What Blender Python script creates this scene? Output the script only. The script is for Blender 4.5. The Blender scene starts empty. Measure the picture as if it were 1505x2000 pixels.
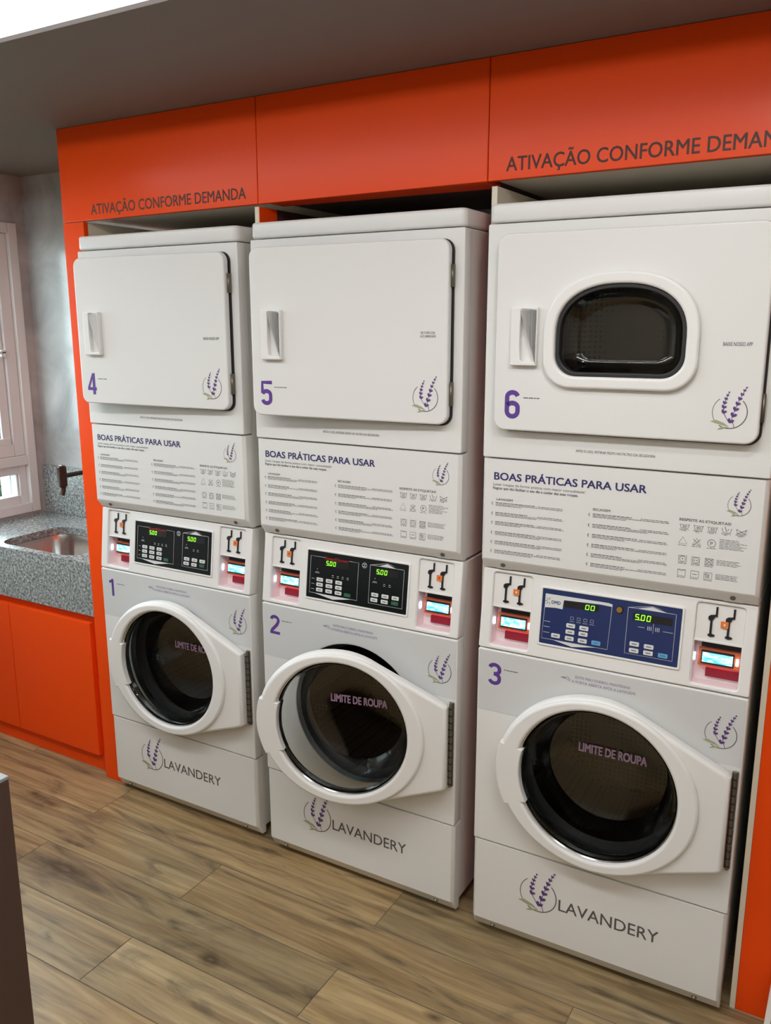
import bpy, bmesh, math, random
from mathutils import Vector, Matrix
random.seed(7)
S = bpy.context.scene
COL = S.collection
PI = math.pi

# ------------------------------------------------------------------ camera
cam = bpy.data.cameras.new('camera'); cam_o = bpy.data.objects.new('camera', cam); COL.objects.link(cam_o)
YAW, PITCH, ROLL, FPX = 0.5250, -0.2173, 0.0005, 1657.84
fw = Vector((-math.sin(YAW)*math.cos(PITCH), math.cos(YAW)*math.cos(PITCH), math.sin(PITCH)))
rt = Vector((math.cos(YAW), math.sin(YAW), 0)); dn = -rt.cross(fw)
c_, s_ = math.cos(ROLL), math.sin(ROLL)
rr = c_*rt + s_*dn; dd = -s_*rt + c_*dn
M = Matrix((rr, -dd, -fw)).transposed().to_4x4(); M.translation = (1.6242, -2.0237, 1.7387)
cam_o.matrix_world = M
cam.sensor_fit = 'VERTICAL'; cam.sensor_height = 36; cam.sensor_width = 27.09; cam.lens = FPX/2000*36
cam.clip_start = .02; cam.clip_end = 200
S.camera = cam_o

# ------------------------------------------------------------------ exposure, sky, light levels
S.view_settings.view_transform = 'Standard'; S.view_settings.look = 'None'
S.view_settings.exposure = 0.0; S.view_settings.gamma = 1.0; S.view_settings.use_curve_mapping = False
SKY = 10.0            # daylight outside the window
STRIP = 19.5         # linear lamp in the ceiling recess
PANEL = 6.5         # square ceiling lamps further into the room
SPOT = 110.0         # small round lamps at both ends of the recess
W_ = bpy.data.worlds.new('sky'); S.world = W_; W_.use_nodes = True
bg = W_.node_tree.nodes['Background']; bg.inputs[0].default_value = (.78, .93, 1.0, 1); bg.inputs[1].default_value = SKY
S.cycles.max_bounces = 12; S.cycles.transmission_bounces = 10; S.cycles.glossy_bounces = 5; S.cycles.diffuse_bounces = 5
S.cycles.use_denoising = True; S.cycles.sample_clamp_indirect = 4.0; S.cycles.caustics_refractive = False; S.cycles.caustics_reflective = False

# ------------------------------------------------------------------ materials
def srgb(r, g, b):
    f = lambda c: (c/255/12.92) if c/255 <= .04045 else ((c/255+.055)/1.055)**2.4
    return (f(r), f(g), f(b), 1)
def mat(name, col, rough=.5, metal=0, spec=.5, emit=None, es=0, trans=0, ior=1.45, coat=0):
    m = bpy.data.materials.new(name); m.use_nodes = True
    b = m.node_tree.nodes['Principled BSDF']
    b.inputs['Base Color'].default_value = col if len(col) == 4 else (*col, 1)
    b.inputs['Roughness'].default_value = rough; b.inputs['Metallic'].default_value = metal
    b.inputs['Specular IOR Level'].default_value = spec; b.inputs['IOR'].default_value = ior
    b.inputs['Transmission Weight'].default_value = trans; b.inputs['Coat Weight'].default_value = coat
    if emit: b.inputs['Emission Color'].default_value = (*emit[:3], 1); b.inputs['Emission Strength'].default_value = es
    return m
def nodes(m): return m.node_tree.nodes, m.node_tree.links, m.node_tree.nodes['Principled BSDF']
def ramp(n, stops):
    r = n.new('ShaderNodeValToRGB'); e = r.color_ramp.elements
    while len(e) < len(stops): e.new(.5)
    for k, (p, c) in zip(e, stops): k.position = p; k.color = c
    return r
def noise(n, l, vec, scale, detail=4, rough=.5, dist=0):
    t = n.new('ShaderNodeTexNoise'); t.inputs['Scale'].default_value = scale; t.inputs['Detail'].default_value = detail
    t.inputs['Roughness'].default_value = rough; t.inputs['Distortion'].default_value = dist
    if vec is not None: l.new(vec, t.inputs['Vector'])
    return t
def bumped(m, scale, strength, dist=.001):
    n, l, b = nodes(m); tc = n.new('ShaderNodeTexCoord'); t = noise(n, l, tc.outputs['Object'], scale, 3)
    bp = n.new('ShaderNodeBump'); bp.inputs['Strength'].default_value = strength; bp.inputs['Distance'].default_value = dist
    l.new(t.outputs['Fac'], bp.inputs['Height']); l.new(bp.outputs[0], b.inputs['Normal']); return m

WHITE = bumped(mat('white_enamel', (.735, .735, .722), .33), 900, .06, .0004)
WHITEP = mat('white_plastic', (.765, .76, .747), .38)
DECAL = mat('grey_vinyl', (.605, .615, .615), .42)
ORANGE = bumped(mat('orange_laminate', (.86, .074, .006), .24, spec=.16), 700, .05, .0004)
CREAM = mat('cream_melamine', (.74, .68, .55), .5)
BLACK = mat('black_plastic', (.012, .012, .013), .4)
GASK = mat('dark_rubber', (.02, .02, .022), .6)
PANELB = mat('black_overlay', (.008, .010, .011), .18)
NAVY = mat('navy_overlay', (.016, .030, .115), .25)
KEYW = mat('pale_key', (.66, .68, .68), .5)
KEYG = mat('green_key', (.012, .10, .045), .5)
KEYB = mat('blue_key', (.10, .35, .62), .5)
LINEW = mat('pale_print', (.55, .56, .58), .5)
REDP = mat('red_print', (.36, .012, .015), .5)
PURPLE = mat('purple_print', (.105, .045, .27), .5)
NAVYP = mat('navy_print', (.035, .030, .13), .5)
LILAC = mat('lilac_print', (.27, .235, .36), .55)
GREYP = mat('grey_print', (.095, .085, .09), .55)
TEXTG = mat('text_print', (.13, .13, .14), .6)
BUD = mat('lavender_bud_print', (.10, .045, .19), .55)
LEAFP = mat('olive_leaf_print', (.34, .36, .22), .55)
PINKP = mat('pink_white_print', (.52, .36, .56), .55, emit=(.52, .36, .56), es=0)
BROWNP = mat('dark_brown_print', (.060, .012, .006), .5)
STEEL = mat('stainless_steel', (.52, .51, .49), .24, 1)
CHROME = mat('bright_metal', (.6, .6, .6), .15, 1)
HINGE = mat('dark_hinge_steel', (.20, .175, .14), .42, .75)
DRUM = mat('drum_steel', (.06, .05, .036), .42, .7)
BRONZE = mat('dark_bronze', (.050, .028, .022), .35, .5)
BRASS = mat('brass_lock', (.55, .36, .12), .3, .9)
GLASS = mat('door_glass', (.93, .97, .965), .0, 0, .5, trans=1, ior=1.47)
PANE = mat('window_glass', (.97, 1, .99), .0, 0, .5, trans=1, ior=1.02)
LCDO = mat('orange_board', (.60, .13, .045), .5)
STICK = mat('orange_sticker', (.72, .19, .035), .55)
LCD = mat('lcd_glow', (.1, .5, .8), .4, emit=(.42, .80, 1.0), es=1.25)
LED7 = mat('green_led_glow', (.1, .5, .02), .4, emit=(.28, 1.0, .03), es=1.9)
LEDW = mat('white_led_glow', (.9, .9, 1), .4, emit=(.85, .93, 1.0), es=5)
LEDR = mat('red_led_glow', (.9, .1, .2), .4, emit=(1.0, .05, .16), es=5)
REDSH = mat('red_recess_shade', (.24, .013, .03), .4)
NICHE = mat('niche_plastic', (.80, .74, .75), .35)
LAMPM = mat('lamp_diffuser', (.9, .9, .9), .5, emit=(.98, .99, 1.0), es=STRIP)
SPOTM = mat('spot_diffuser', (.9, .9, .9), .5, emit=(1.0, .97, .93), es=SPOT)
EDGEM = mat('edge_diffuser', (.9, .9, .9), .5, emit=(.97, .99, 1.0), es=1.6)
PANM = mat('panel_diffuser', (.9, .9, .9), .5, emit=(1.0, .97, .92), es=PANEL)
WINW = mat('white_window_paint', (.72, .73, .73), .3)
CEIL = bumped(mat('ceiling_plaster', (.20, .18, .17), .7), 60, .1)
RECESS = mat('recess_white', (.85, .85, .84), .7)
WALLW = mat('room_wall', (.62, .57, .50), .7)
DARKBR = mat('dark_brown_melamine', (.075, .042, .034), .38)
GREYTOP = mat('grey_top', (.25, .255, .26), .35)
PALE = mat('pale_trim', (.62, .60, .56), .5)
DGREY = mat('dark_grey', (.09, .10, .09), .6)
BARK = mat('bark', (.10, .07, .05), .9)

def lcdglow(m):            # backlit display: blue with paler cells
    n, l, b = nodes(m); tc = n.new('ShaderNodeTexCoord'); mp = n.new('ShaderNodeMapping'); mp.inputs['Scale'].default_value = (1, 1, 2.2); l.new(tc.outputs['Object'], mp.inputs[0])
    t = noise(n, l, mp.outputs[0], 75, 3, .6); r = ramp(n, [(.34, (.04, .30, .80, 1)), (.46, (.25, .68, 1, 1)), (.60, (.85, .98, 1, 1))]); l.new(t.outputs['Fac'], r.inputs[0]); l.new(r.outputs[0], b.inputs['Emission Color'])
lcdglow(LCD)
def clearpane(m):          # thin clear glass: passes daylight, mirrors at grazing angles
    n, l, b = nodes(m); out = n['Material Output']; tr = n.new('ShaderNodeBsdfTransparent'); tr.inputs[0].default_value = (.96, .985, .975, 1)
    gl = n.new('ShaderNodeBsdfGlossy'); gl.inputs['Roughness'].default_value = .0; lw = n.new('ShaderNodeLayerWeight'); lw.inputs[0].default_value = .5
    pw = n.new('ShaderNodeMath'); pw.operation = 'POWER'; pw.inputs[1].default_value = 4; ma = n.new('ShaderNodeMath'); ma.operation = 'MULTIPLY_ADD'; ma.inputs[1].default_value = .6; ma.inputs[2].default_value = .03
    l.new(lw.outputs['Facing'], pw.inputs[0]); l.new(pw.outputs[0], ma.inputs[0])
    mx = n.new('ShaderNodeMixShader'); l.new(ma.outputs[0], mx.inputs[0]); l.new(tr.outputs[0], mx.inputs[1]); l.new(gl.outputs[0], mx.inputs[2]); l.new(mx.outputs[0], out.inputs[0])
clearpane(PANE)
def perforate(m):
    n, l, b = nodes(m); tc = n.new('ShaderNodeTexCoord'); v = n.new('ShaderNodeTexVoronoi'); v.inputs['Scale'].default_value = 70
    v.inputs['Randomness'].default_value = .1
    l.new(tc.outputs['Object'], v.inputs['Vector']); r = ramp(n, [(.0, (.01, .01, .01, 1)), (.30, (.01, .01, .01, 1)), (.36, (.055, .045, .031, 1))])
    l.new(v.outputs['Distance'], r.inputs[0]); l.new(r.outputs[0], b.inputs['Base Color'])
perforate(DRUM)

def granite():
    m = mat('grey_granite', (.3, .3, .3), .22); n, l, b = nodes(m); tc = n.new('ShaderNodeTexCoord')
    a = noise(n, l, tc.outputs['Object'], 95, 5, .7); r1 = ramp(n, [(.30, (.035, .042, .042, 1)), (.45, (.19, .21, .21, 1)), (.56, (.35, .375, .37, 1)), (.72, (.62, .64, .62, 1))])
    l.new(a.outputs['Fac'], r1.inputs[0])
    v = n.new('ShaderNodeTexVoronoi'); v.inputs['Scale'].default_value = 190; l.new(tc.outputs['Object'], v.inputs['Vector'])
    r2 = ramp(n, [(.2, (.55, .55, .55, 1)), (.6, (1.25, 1.25, 1.25, 1))]); l.new(v.outputs['Color'], r2.inputs[0])
    mx = n.new('ShaderNodeMixRGB'); mx.blend_type = 'MULTIPLY'; mx.inputs[0].default_value = .8
    l.new(r1.outputs[0], mx.inputs[1]); l.new(r2.outputs[0], mx.inputs[2]); l.new(mx.outputs[0], b.inputs['Base Color']); return m
GRANITE = granite()
def cement():
    m = mat('grey_cement_tile', (.4, .4, .4), .16); n, l, b = nodes(m); tc = n.new('ShaderNodeTexCoord')
    a = noise(n, l, tc.outputs['Object'], 3.2, 6, .6, .6); r = ramp(n, [(.3, (.28, .29, .285, 1)), (.5, (.42, .44, .44, 1)), (.72, (.56, .585, .58, 1))])
    l.new(a.outputs['Fac'], r.inputs[0]); l.new(r.outputs[0], b.inputs['Base Color']); return m
CEMENT = cement()
def planks():
    m = mat('wood_look_plank', (.3, .2, .1), .36); n, l, b = nodes(m)
    uv = n.new('ShaderNodeAttribute'); uv.attribute_name = 'grain'           # per-plank shifted coordinates
    rn = n.new('ShaderNodeAttribute'); rn.attribute_name = 'tone'
    mp = n.new('ShaderNodeMapping'); mp.inputs['Scale'].default_value = (.75, 13, 1); l.new(uv.outputs['Vector'], mp.inputs[0])
    g = noise(n, l, mp.outputs[0], 2.2, 8, .62, .9)
    r = ramp(n, [(.25, (.135, .085, .042, 1)), (.40, (.25, .168, .082, 1)), (.56, (.36, .254, .130, 1)), (.76, (.49, .365, .198, 1))])
    l.new(g.outputs['Fac'], r.inputs[0])
    mp2 = n.new('ShaderNodeMapping'); mp2.inputs['Scale'].default_value = (.9, 4.6, 1); l.new(uv.outputs['Vector'], mp2.inputs[0])
    g2 = noise(n, l, mp2.outputs[0], 2.6, 4, .55, 1.4); r2 = ramp(n, [(.30, (.42, .43, .46, 1)), (.46, (.92, .92, .92, 1)), (.7, (1.08, 1.06, 1.0, 1))])
    l.new(g2.outputs['Fac'], r2.inputs[0])
    mx = n.new('ShaderNodeMixRGB'); mx.blend_type = 'MULTIPLY'; mx.inputs[0].default_value = 1; l.new(r.outputs[0], mx.inputs[1]); l.new(r2.outputs[0], mx.inputs[2])
    mp3 = n.new('ShaderNodeMapping'); mp3.inputs['Scale'].default_value = (1.0, 2.6, 1); l.new(uv.outputs['Vector'], mp3.inputs[0])
    v = n.new('ShaderNodeTexVoronoi'); v.inputs['Scale'].default_value = 1.7; l.new(mp3.outputs[0], v.inputs['Vector'])
    r3 = ramp(n, [(.0, (.16, .14, .13, 1)), (.028, (.45, .43, .42, 1)), (.07, (1, 1, 1, 1))]); l.new(v.outputs['Distance'], r3.inputs[0])
    mx3 = n.new('ShaderNodeMixRGB'); mx3.blend_type = 'MULTIPLY'; mx3.inputs[0].default_value = 1; l.new(mx.outputs[0], mx3.inputs[1]); l.new(r3.outputs[0], mx3.inputs[2])
    mx2 = n.new('ShaderNodeMixRGB'); mx2.blend_type = 'MULTIPLY'; mx2.inputs[0].default_value = 1
    l.new(mx3.outputs[0], mx2.inputs[1]); l.new(rn.outputs['Color'], mx2.inputs[2]); tc = n.new('ShaderNodeTexCoord'); last = mx2.outputs[0]
    dn = noise(n, l, tc.outputs['Object'], 22, 3, .5)                       # knots and smoky figures printed on single planks
    for kx, ky, sx, sy, r0 in ((.173, -.492, 1.0, 2.1, .050), (-.52, -.42, .55, 2.2, .075), (-.99, -.165, .9, 2.6, .030), (-.88, -.185, .7, 2.8, .030)):
        m4 = n.new('ShaderNodeMapping'); m4.vector_type = 'POINT'; m4.inputs['Location'].default_value = (-kx*sx, -ky*sy, 0); m4.inputs['Scale'].default_value = (sx, sy, 1); l.new(tc.outputs['Object'], m4.inputs[0])
        ln = n.new('ShaderNodeVectorMath'); ln.operation = 'LENGTH'; l.new(m4.outputs[0], ln.inputs[0])
        ad = n.new('ShaderNodeMath'); ad.operation = 'MULTIPLY_ADD'; ad.inputs[1].default_value = .055; l.new(dn.outputs['Fac'], ad.inputs[0]); l.new(ln.outputs['Value'], ad.inputs[2])
        q = n.new('ShaderNodeMath'); q.operation = 'DIVIDE'; q.inputs[1].default_value = r0+.05; l.new(ad.outputs[0], q.inputs[0])
        rk = ramp(n, [(.30, (.62, .60, .55, 1)), (.42, (.30, .28, .25, 1)), (.62, (.55, .53, .50, 1)), (.80, (.80, .79, .77, 1)), (1.0, (1, 1, 1, 1))]); l.new(q.outputs[0], rk.inputs[0])
        mk = n.new('ShaderNodeMixRGB'); mk.blend_type = 'MULTIPLY'; mk.inputs[0].default_value = 1; l.new(last, mk.inputs[1]); l.new(rk.outputs[0], mk.inputs[2]); last = mk.outputs[0]
    l.new(last, b.inputs['Base Color'])
    bp = n.new('ShaderNodeBump'); bp.inputs['Strength'].default_value = .12; bp.inputs['Distance'].default_value = .002; l.new(g.outputs['Fac'], bp.inputs['Height']); l.new(bp.outputs[0], b.inputs['Normal'])
    return m
PLANK = planks()
def leafmat(name, a, c):
    m = mat(name, a, .45); n, l, b = nodes(m); tc = n.new('ShaderNodeTexCoord'); t = noise(n, l, tc.outputs['Object'], 7, 3)
    r = ramp(n, [(.35, a), (.65, c)]); l.new(t.outputs['Fac'], r.inputs[0]); l.new(r.outputs[0], b.inputs['Base Color']); return m
LEAF = leafmat('garden_leaf', (.006, .026, .005, 1), (.045, .105, .012, 1))
LEAF2 = leafmat('garden_leaf_pale', (.014, .042, .008, 1), (.08, .15, .025, 1))
GRASS = leafmat('garden_grass', (.015, .04, .006, 1), (.04, .08, .015, 1))

# ------------------------------------------------------------------ mesh helpers
class MB:
    """collects shapes; every shape lands in ONE mesh"""
    def __init__(s): s.v = []; s.f = []; s.m = []; s.mats = []; s.flat = []
    def mi(s, m):
        if m not in s.mats: s.mats.append(m)
        return s.mats.index(m)
    def add(s, vs, fs, m, T=None, flat=None):
        o = len(s.v); k = s.mi(m); s.flat += flat or [False]*len(fs)
        s.v += [tuple(T(*p)) if T else tuple(p) for p in vs]
        s.f += [tuple(i+o for i in f) for f in fs]; s.m += [k]*len(fs); return s
    def bm(s, b, m, T=None):
        b.verts.index_update(); b.normal_update(); s.add([v.co[:] for v in b.verts], [[v.index for v in f.verts] for f in b.faces], m, T, [max(abs(c) for c in f.normal) > .9995 for f in b.faces]); b.free(); return s
    def box(s, x0, x1, y0, y1, z0, z1, m, bev=0, seg=3, T=None):
        b = bmesh.new(); bmesh.ops.create_cube(b, size=1)
        for v in b.verts: v.co = Vector(((x0+x1)/2+v.co.x*(x1-x0), (y0+y1)/2+v.co.y*(y1-y0), (z0+z1)/2+v.co.z*(z1-z0)))
        if bev: bmesh.ops.bevel(b, geom=b.edges[:], offset=bev, segments=seg, affect='EDGES', profile=.5)
        return s.bm(b, m, T)
    def plate(s, outlines, y0, y1, m, bev=0, res=2, T=None):
        """outline(s) in (x,z), first the rim then the holes, from y0 (front) to y1"""
        cu = bpy.data.curves.new('t', 'CURVE'); cu.dimensions = '2D'; cu.fill_mode = 'BOTH'
        t = y1-y0; cu.extrude = max(t/2-bev, 0); cu.bevel_depth = bev; cu.bevel_resolution = res; cu.offset = -bev
        for ol in outlines:
            sp = cu.splines.new('POLY'); sp.points.add(len(ol)-1); sp.use_cyclic_u = True
            for p, q in zip(sp.points, ol): p.co = (q[0], q[1], 0, 1)
        s._curve(cu, lambda x, y, z: (x, (y0+y1)/2-z, y), m, T); return s
    def _curve(s, cu, f, m, T):
        o = bpy.data.objects.new('t', cu); COL.objects.link(o); bpy.context.view_layer.update()
        me = bpy.data.meshes.new_from_object(o.evaluated_get(bpy.context.evaluated_depsgraph_get()))
        vs = [f(*v.co) for v in me.vertices]; fs = [list(p.vertices) for p in me.polygons]; fl = [abs(p.normal.z) > .9995 for p in me.polygons]
        bpy.data.objects.remove(o); bpy.data.curves.remove(cu); bpy.data.meshes.remove(me); s.add(vs, fs, m, T, fl)
    def text(s, body, x0, x1, z0, z1, y, m, bold=0.0, T=None, shear=0, keep=False, sp=1.0, shift=0):
        """lettering filling the box x0..x1, z0..z1 (cap height) on the plane y"""
        cu = bpy.data.curves.new('t', 'FONT'); cu.body = body; cu.size = 1; cu.offset = min(bold, 0); cu.shear = shear; cu.resolution_u = 3; cu.space_character = sp
        o = bpy.data.objects.new('t', cu); COL.objects.link(o); bpy.context.view_layer.update()
        me = bpy.data.meshes.new_from_object(o.evaluated_get(bpy.context.evaluated_depsgraph_get()))
        xs = [v.co.x for v in me.vertices]; a, c = min(xs), max(xs); h0, h1 = 0, .73
        if keep: h0, h1 = min(v.co.y for v in me.vertices), max(v.co.y for v in me.vertices)
        fs = [list(p.vertices) for p in me.polygons]; co = [(v.co.x, v.co.y) for v in me.vertices]
        bpy.data.objects.remove(o); bpy.data.curves.remove(cu); bpy.data.meshes.remove(me)
        k = max(bold, 0); st = [(0, 0)] if k == 0 else [(-k, -k*.6), (k, -k*.6), (-k, k*.6), (k, k*.6), (0, 0)]
        for i, (dx, dz) in enumerate(st):                       # heavier strokes: the glyphs laid over themselves
            s.add([(x0+(px+dx-a+k)/(c-a+2*k)*(x1-x0), y-i*.00001, z0+(pz+dz-h0)/(h1-h0)*(z1-z0)+(px-a)/(c-a)*shift) for px, pz in co], fs, m, T)
        return s
    def rect(s, x0, x1, z0, z1, y, m, T=None): return s.add([(x0, y, z0), (x1, y, z0), (x1, y, z1), (x0, y, z1)], [(0, 1, 2, 3)], m, T)
    def poly(s, pts, y, m, T=None): return s.add([(p[0], y, p[1]) for p in pts], [tuple(range(len(pts)))], m, T)
    def line(s, pts, w, y, m, closed=False, T=None):
        """a printed stroke of width w along (x,z) points"""
        P = [Vector(p) for p in pts]; n = len(P); L = []; R = []
        for i in range(n):
            a = P[i-1] if (i or closed) else P[i]; c = P[(i+1) % n] if (i < n-1 or closed) else P[i]
            d = (c-a).normalized(); nn = Vector((-d.y, d.x))*w/2; L.append(P[i]+nn); R.append(P[i]-nn)
        vs = [(p.x, y, p.y) for p in L]+[(p.x, y, p.y) for p in R]
        fs = [(i, n+i, n+(i+1) % n, (i+1) % n) for i in range(n if closed else n-1)]
        return s.add(vs, fs, m, T)
    def lathe(s, prof, cx, cz, m, seg=64, T=None):
        """profile of (r, y) turned about the axis through (cx, ., cz)"""
        vs = []; fs = []; k = len(prof)
        for j in range(seg):
            a = 2*PI*j/seg
            for r, y in prof: vs.append((cx+r*math.cos(a), y, cz+r*math.sin(a)))
        for j in range(seg):
            for i in range(k-1):
                a, b_ = j*k+i, ((j+1) % seg)*k+i; fs.append((a, a+1, b_+1, b_))
        return s.add(vs, fs, m, T)
    def tube(s, path, r, m, seg=12, T=None, caps=True):
        P = [Vector(p) for p in path]; rs = r if isinstance(r, list) else [r]*len(P); vs = []; fs = []; up = None
        for i, p in enumerate(P):
            d = ((P[i+1]-p) if i == 0 else (p-P[i-1]) if i == len(P)-1 else (P[i+1]-P[i-1])).normalized()
            if up is None: up = d.orthogonal().normalized()
            up = (up-d*up.dot(d)).normalized(); q = d.cross(up)
            vs += [p+(up*math.cos(2*PI*j/seg)+q*math.sin(2*PI*j/seg))*rs[i] for j in range(seg)]
        for i in range(len(P)-1):
            for j in range(seg): fs.append((i*seg+j, i*seg+(j+1) % seg, (i+1)*seg+(j+1) % seg, (i+1)*seg+j))
        if caps: fs += [tuple(range(seg-1, -1, -1)), tuple(range((len(P)-1)*seg, len(P)*seg))]
        return s.add(vs, fs, m, T)
    def build(s, name, parent=None, origin=(0, 0, 0), loc=None, label=None, smooth=35):
        me = bpy.data.meshes.new(name); me.from_pydata([(x-origin[0], y-origin[1], z-origin[2]) for x, y, z in s.v], [], s.f)
        for m in s.mats: me.materials.append(m)
        for p, k, q in zip(me.polygons, s.m, s.flat): p.material_index = k; p.use_smooth = True
        me.update(); b = bmesh.new(); b.from_mesh(me); bmesh.ops.remove_doubles(b, verts=b.verts[:], dist=1e-6)
        b.to_mesh(me); b.free(); me.set_sharp_from_angle(angle=math.radians(smooth))
        if len(me.polygons) == len(s.flat): me.polygons.foreach_set('use_smooth', [not q for q in s.flat])
        o = bpy.data.objects.new(name, me); COL.objects.link(o)
        if parent is not None: o.parent = parent
        if loc is not None: o.location = loc
        if label: o['label'] = label
        return o
def thing(name, label, cat, loc=(0, 0, 0), rot=0, group=None, obj=None):
    o = obj
    if o is None:
        o = bpy.data.objects.new(name, None); COL.objects.link(o); o.location = loc; o.rotation_euler = (0, 0, rot); o.empty_display_size = .1
    o['label'] = label; o['category'] = cat
    if group: o['group'] = group
    return o
def struct(o, label=None):
    o['kind'] = 'structure'
    if label: o['label'] = label
    return o
def rrect(x0, x1, z0, z1, r, n=6):
    P = []
    for cx, cz, a0 in ((x1-r, z1-r, 0), (x0+r, z1-r, 90), (x0+r, z0+r, 180), (x1-r, z0+r, 270)):
        for i in range(n+1):
            a = math.radians(a0+90*i/n); P.append((cx+r*math.cos(a), cz+r*math.sin(a)))
    return P
def circ(cx, cz, rx, rz=None, n=72): return [(cx+rx*math.cos(2*PI*i/n), cz+(rz or rx)*math.sin(2*PI*i/n)) for i in range(n)]

# ------------------------------------------------------------------ levels read from the photograph (metres)
XL, YB, ZC = -1.766, .614, 2.376        # left wall, back wall, dropped ceiling
YP = .057                               # face of the orange joinery
ZF = 2.084                              # lower edge of the orange fascia

# ================================================================== SETTING
fl = MB(); grain = []; tone = []
def plank(x0, x1, y0, y1, rnd):
    g = .0013
    fl.add([(x0+g, y0+g, 0), (x1-g, y0+g, 0), (x1-g, y1-g, 0), (x0+g, y1-g, 0)], [(0, 1, 2, 3)], PLANK)
    ox, oy = rnd.uniform(0, 60), rnd.uniform(0, 60); t = rnd.uniform(.80, 1.12); w = rnd.uniform(-.05, .05)
    for x, y in ((x0, y0), (x1, y0), (x1, y1), (x0, y1)): grain.append((x+ox, y+oy, 0)); tone.append((t*(1+w), t, t*(1-w), 1))
rnd = random.Random(21)
for k in range(-5, 24):
    y1 = -.147-.195*k; y0 = y1-.195
    y1c, y0c = min(y1, YB), max(y0, -4.4)
    if y1c-y0c < .01: continue
    x = (-.087 if k % 2 == 0 else -.692)-1.19*3
    while x < 3.6:
        a, b_ = max(x, XL), min(x+1.19, 3.6)
        if b_-a > .01: plank(a, b_, y0c, y1c, rnd)
        x += 1.19
npl = len(fl.v)
GROUT = mat('floor_grout', (.17, .13, .09), .8)
fl.add([(XL, -4.4, -.0015), (3.6, -4.4, -.0015), (3.6, YB, -.0015), (XL, YB, -.0015)], [(0, 1, 2, 3)], GROUT)
me = bpy.data.meshes.new('floor'); me.from_pydata(fl.v, [], fl.f); me.update(); me.validate()
for m in fl.mats: me.materials.append(m)
for p, k in zip(me.polygons, fl.m): p.material_index = k
me.attributes.new('grain', 'FLOAT_VECTOR', 'POINT'); me.attributes.new('tone', 'FLOAT_COLOR', 'POINT'); at = me.attributes['grain']; ac = me.attributes['tone']
for i in range(len(fl.v)):
    at.data[i].vector = grain[i] if i < npl else (0, 0, 0); ac.data[i].color = tone[i] if i < npl else (1, 1, 1, 1)
o = bpy.data.objects.new('floor', me); COL.objects.link(o); struct(o, 'wood-look plank tile floor')

YE = -.607                              # edge of the dropped ceiling; beyond it a lit recess
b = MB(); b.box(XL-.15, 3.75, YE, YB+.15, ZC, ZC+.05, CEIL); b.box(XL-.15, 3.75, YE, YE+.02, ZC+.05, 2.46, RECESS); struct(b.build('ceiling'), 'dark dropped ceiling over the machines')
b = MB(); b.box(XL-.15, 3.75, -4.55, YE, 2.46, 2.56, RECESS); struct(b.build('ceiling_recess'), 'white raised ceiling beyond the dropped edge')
b = MB(); b.box(XL-.12, 3.75, YB, YB+.12, -.02, 2.7, CEMENT); struct(b.build('wall_back'), 'grey cement-look wall behind the sink')
# left wall with the window opening
WY0, WY1, WZ0, WZ1 = -.75, .562, .880, 2.178
b = MB()
for a in ((-4.5, WY0, 0, 2.7), (WY1, YB, 0, 2.7), (WY0, WY1, 0, WZ0), (WY0, WY1, WZ1, 2.7)): b.box(XL-.14, XL, a[0], a[1], a[2]-.02*(a[2] == 0), a[3], CEMENT)
struct(b.build('wall_left'), 'left wall around the window')
b = MB(); b.box(3.6, 3.75, -4.5, YB, -.02, 2.7, WALLW); struct(b.build('wall_right'))
b = MB(); b.box(XL-.14, 3.75, -4.55, -4.4, -.02, 2.7, WALLW); struct(b.build('wall_front'))

# window: outer frame, upper sash, lower light
w = bpy.data.objects.new('window_1', None); COL.objects.link(w); w.location = (XL, 0, 0); struct(w, 'white framed window beside the sink')
def frame(b, y0, y1, z0, z1, t, x0, x1, bev=.004):
    b.box(x0, x1, y0, y0+t, z0, z1, WINW, bev, 2); b.box(x0, x1, y1-t, y1, z0, z1, WINW, bev, 2)
    b.box(x0, x1, y0+t, y1-t, z0, z0+t, WINW, bev, 2); b.box(x0, x1, y0+t, y1-t, z1-t, z1, WINW, bev, 2)
b = MB(); frame(b, WY0+.002, WY1-.002, WZ0+.002, WZ1-.002, .045, -.10, .012); b.box(-.10, .008, WY0+.047, WY1-.047, 1.105, 1.150, WINW, .004, 2)
b.build('window_frame', w)
b = MB()
frame(b, -.09, WY1-.0475, 1.1505, WZ1-.0475, .055, -.060, -.006); b.box(-.055, -.012, -.035, WY1-.11, 1.205, 1.235, WINW, .003, 2); b.box(-.055, -.02, WY1-.148, WY1-.105, 1.21, WZ1-.11, WINW, .003, 2)
frame(b, WY0+.0475, -.095, 1.1505, WZ1-.0475, .055, -.060, -.006)
b.build('window_sash', w)
b = MB(); frame(b, WY0+.0475, WY1-.0475, .9255, 1.1045, .040, -.070, -.012); b.box(-.060, -.020, .464, WY1-.0880, .9660, 1.0640, WINW, .003, 2); b.build('lower_sash', w)
b = MB(); b.box(-.138, -.0705, .4655, WY1-.003, .885, 1.15, WINW); b.box(-.138, -.101, .4655, WY1-.003, 1.15, WZ1-.01, WINW); b.build('outer_reveal', w)
b = MB(); b.box(-.042, -.038, WY0+.08, WY1-.15, 1.21, WZ1-.1, PANE); b.build('window_pane', w)
b = MB(); b.box(-.046, -.042, WY0+.08, .463, .962, 1.068, PANE); b.build('window_pane', w)
b = MB(); b.box(-.058, -.036, WY1-.158, WY1-.148, 1.20, WZ1-.1, GASK); b.build('pane_gasket', w)
b = MB(); b.box(-.006, .014, .425, .45, 1.60, 1.63, WINW, .004, 2); b.box(.004, .014, .38, .45, 1.612, 1.625, WINW, .004, 2); b.build('window_latch', w)

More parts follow.
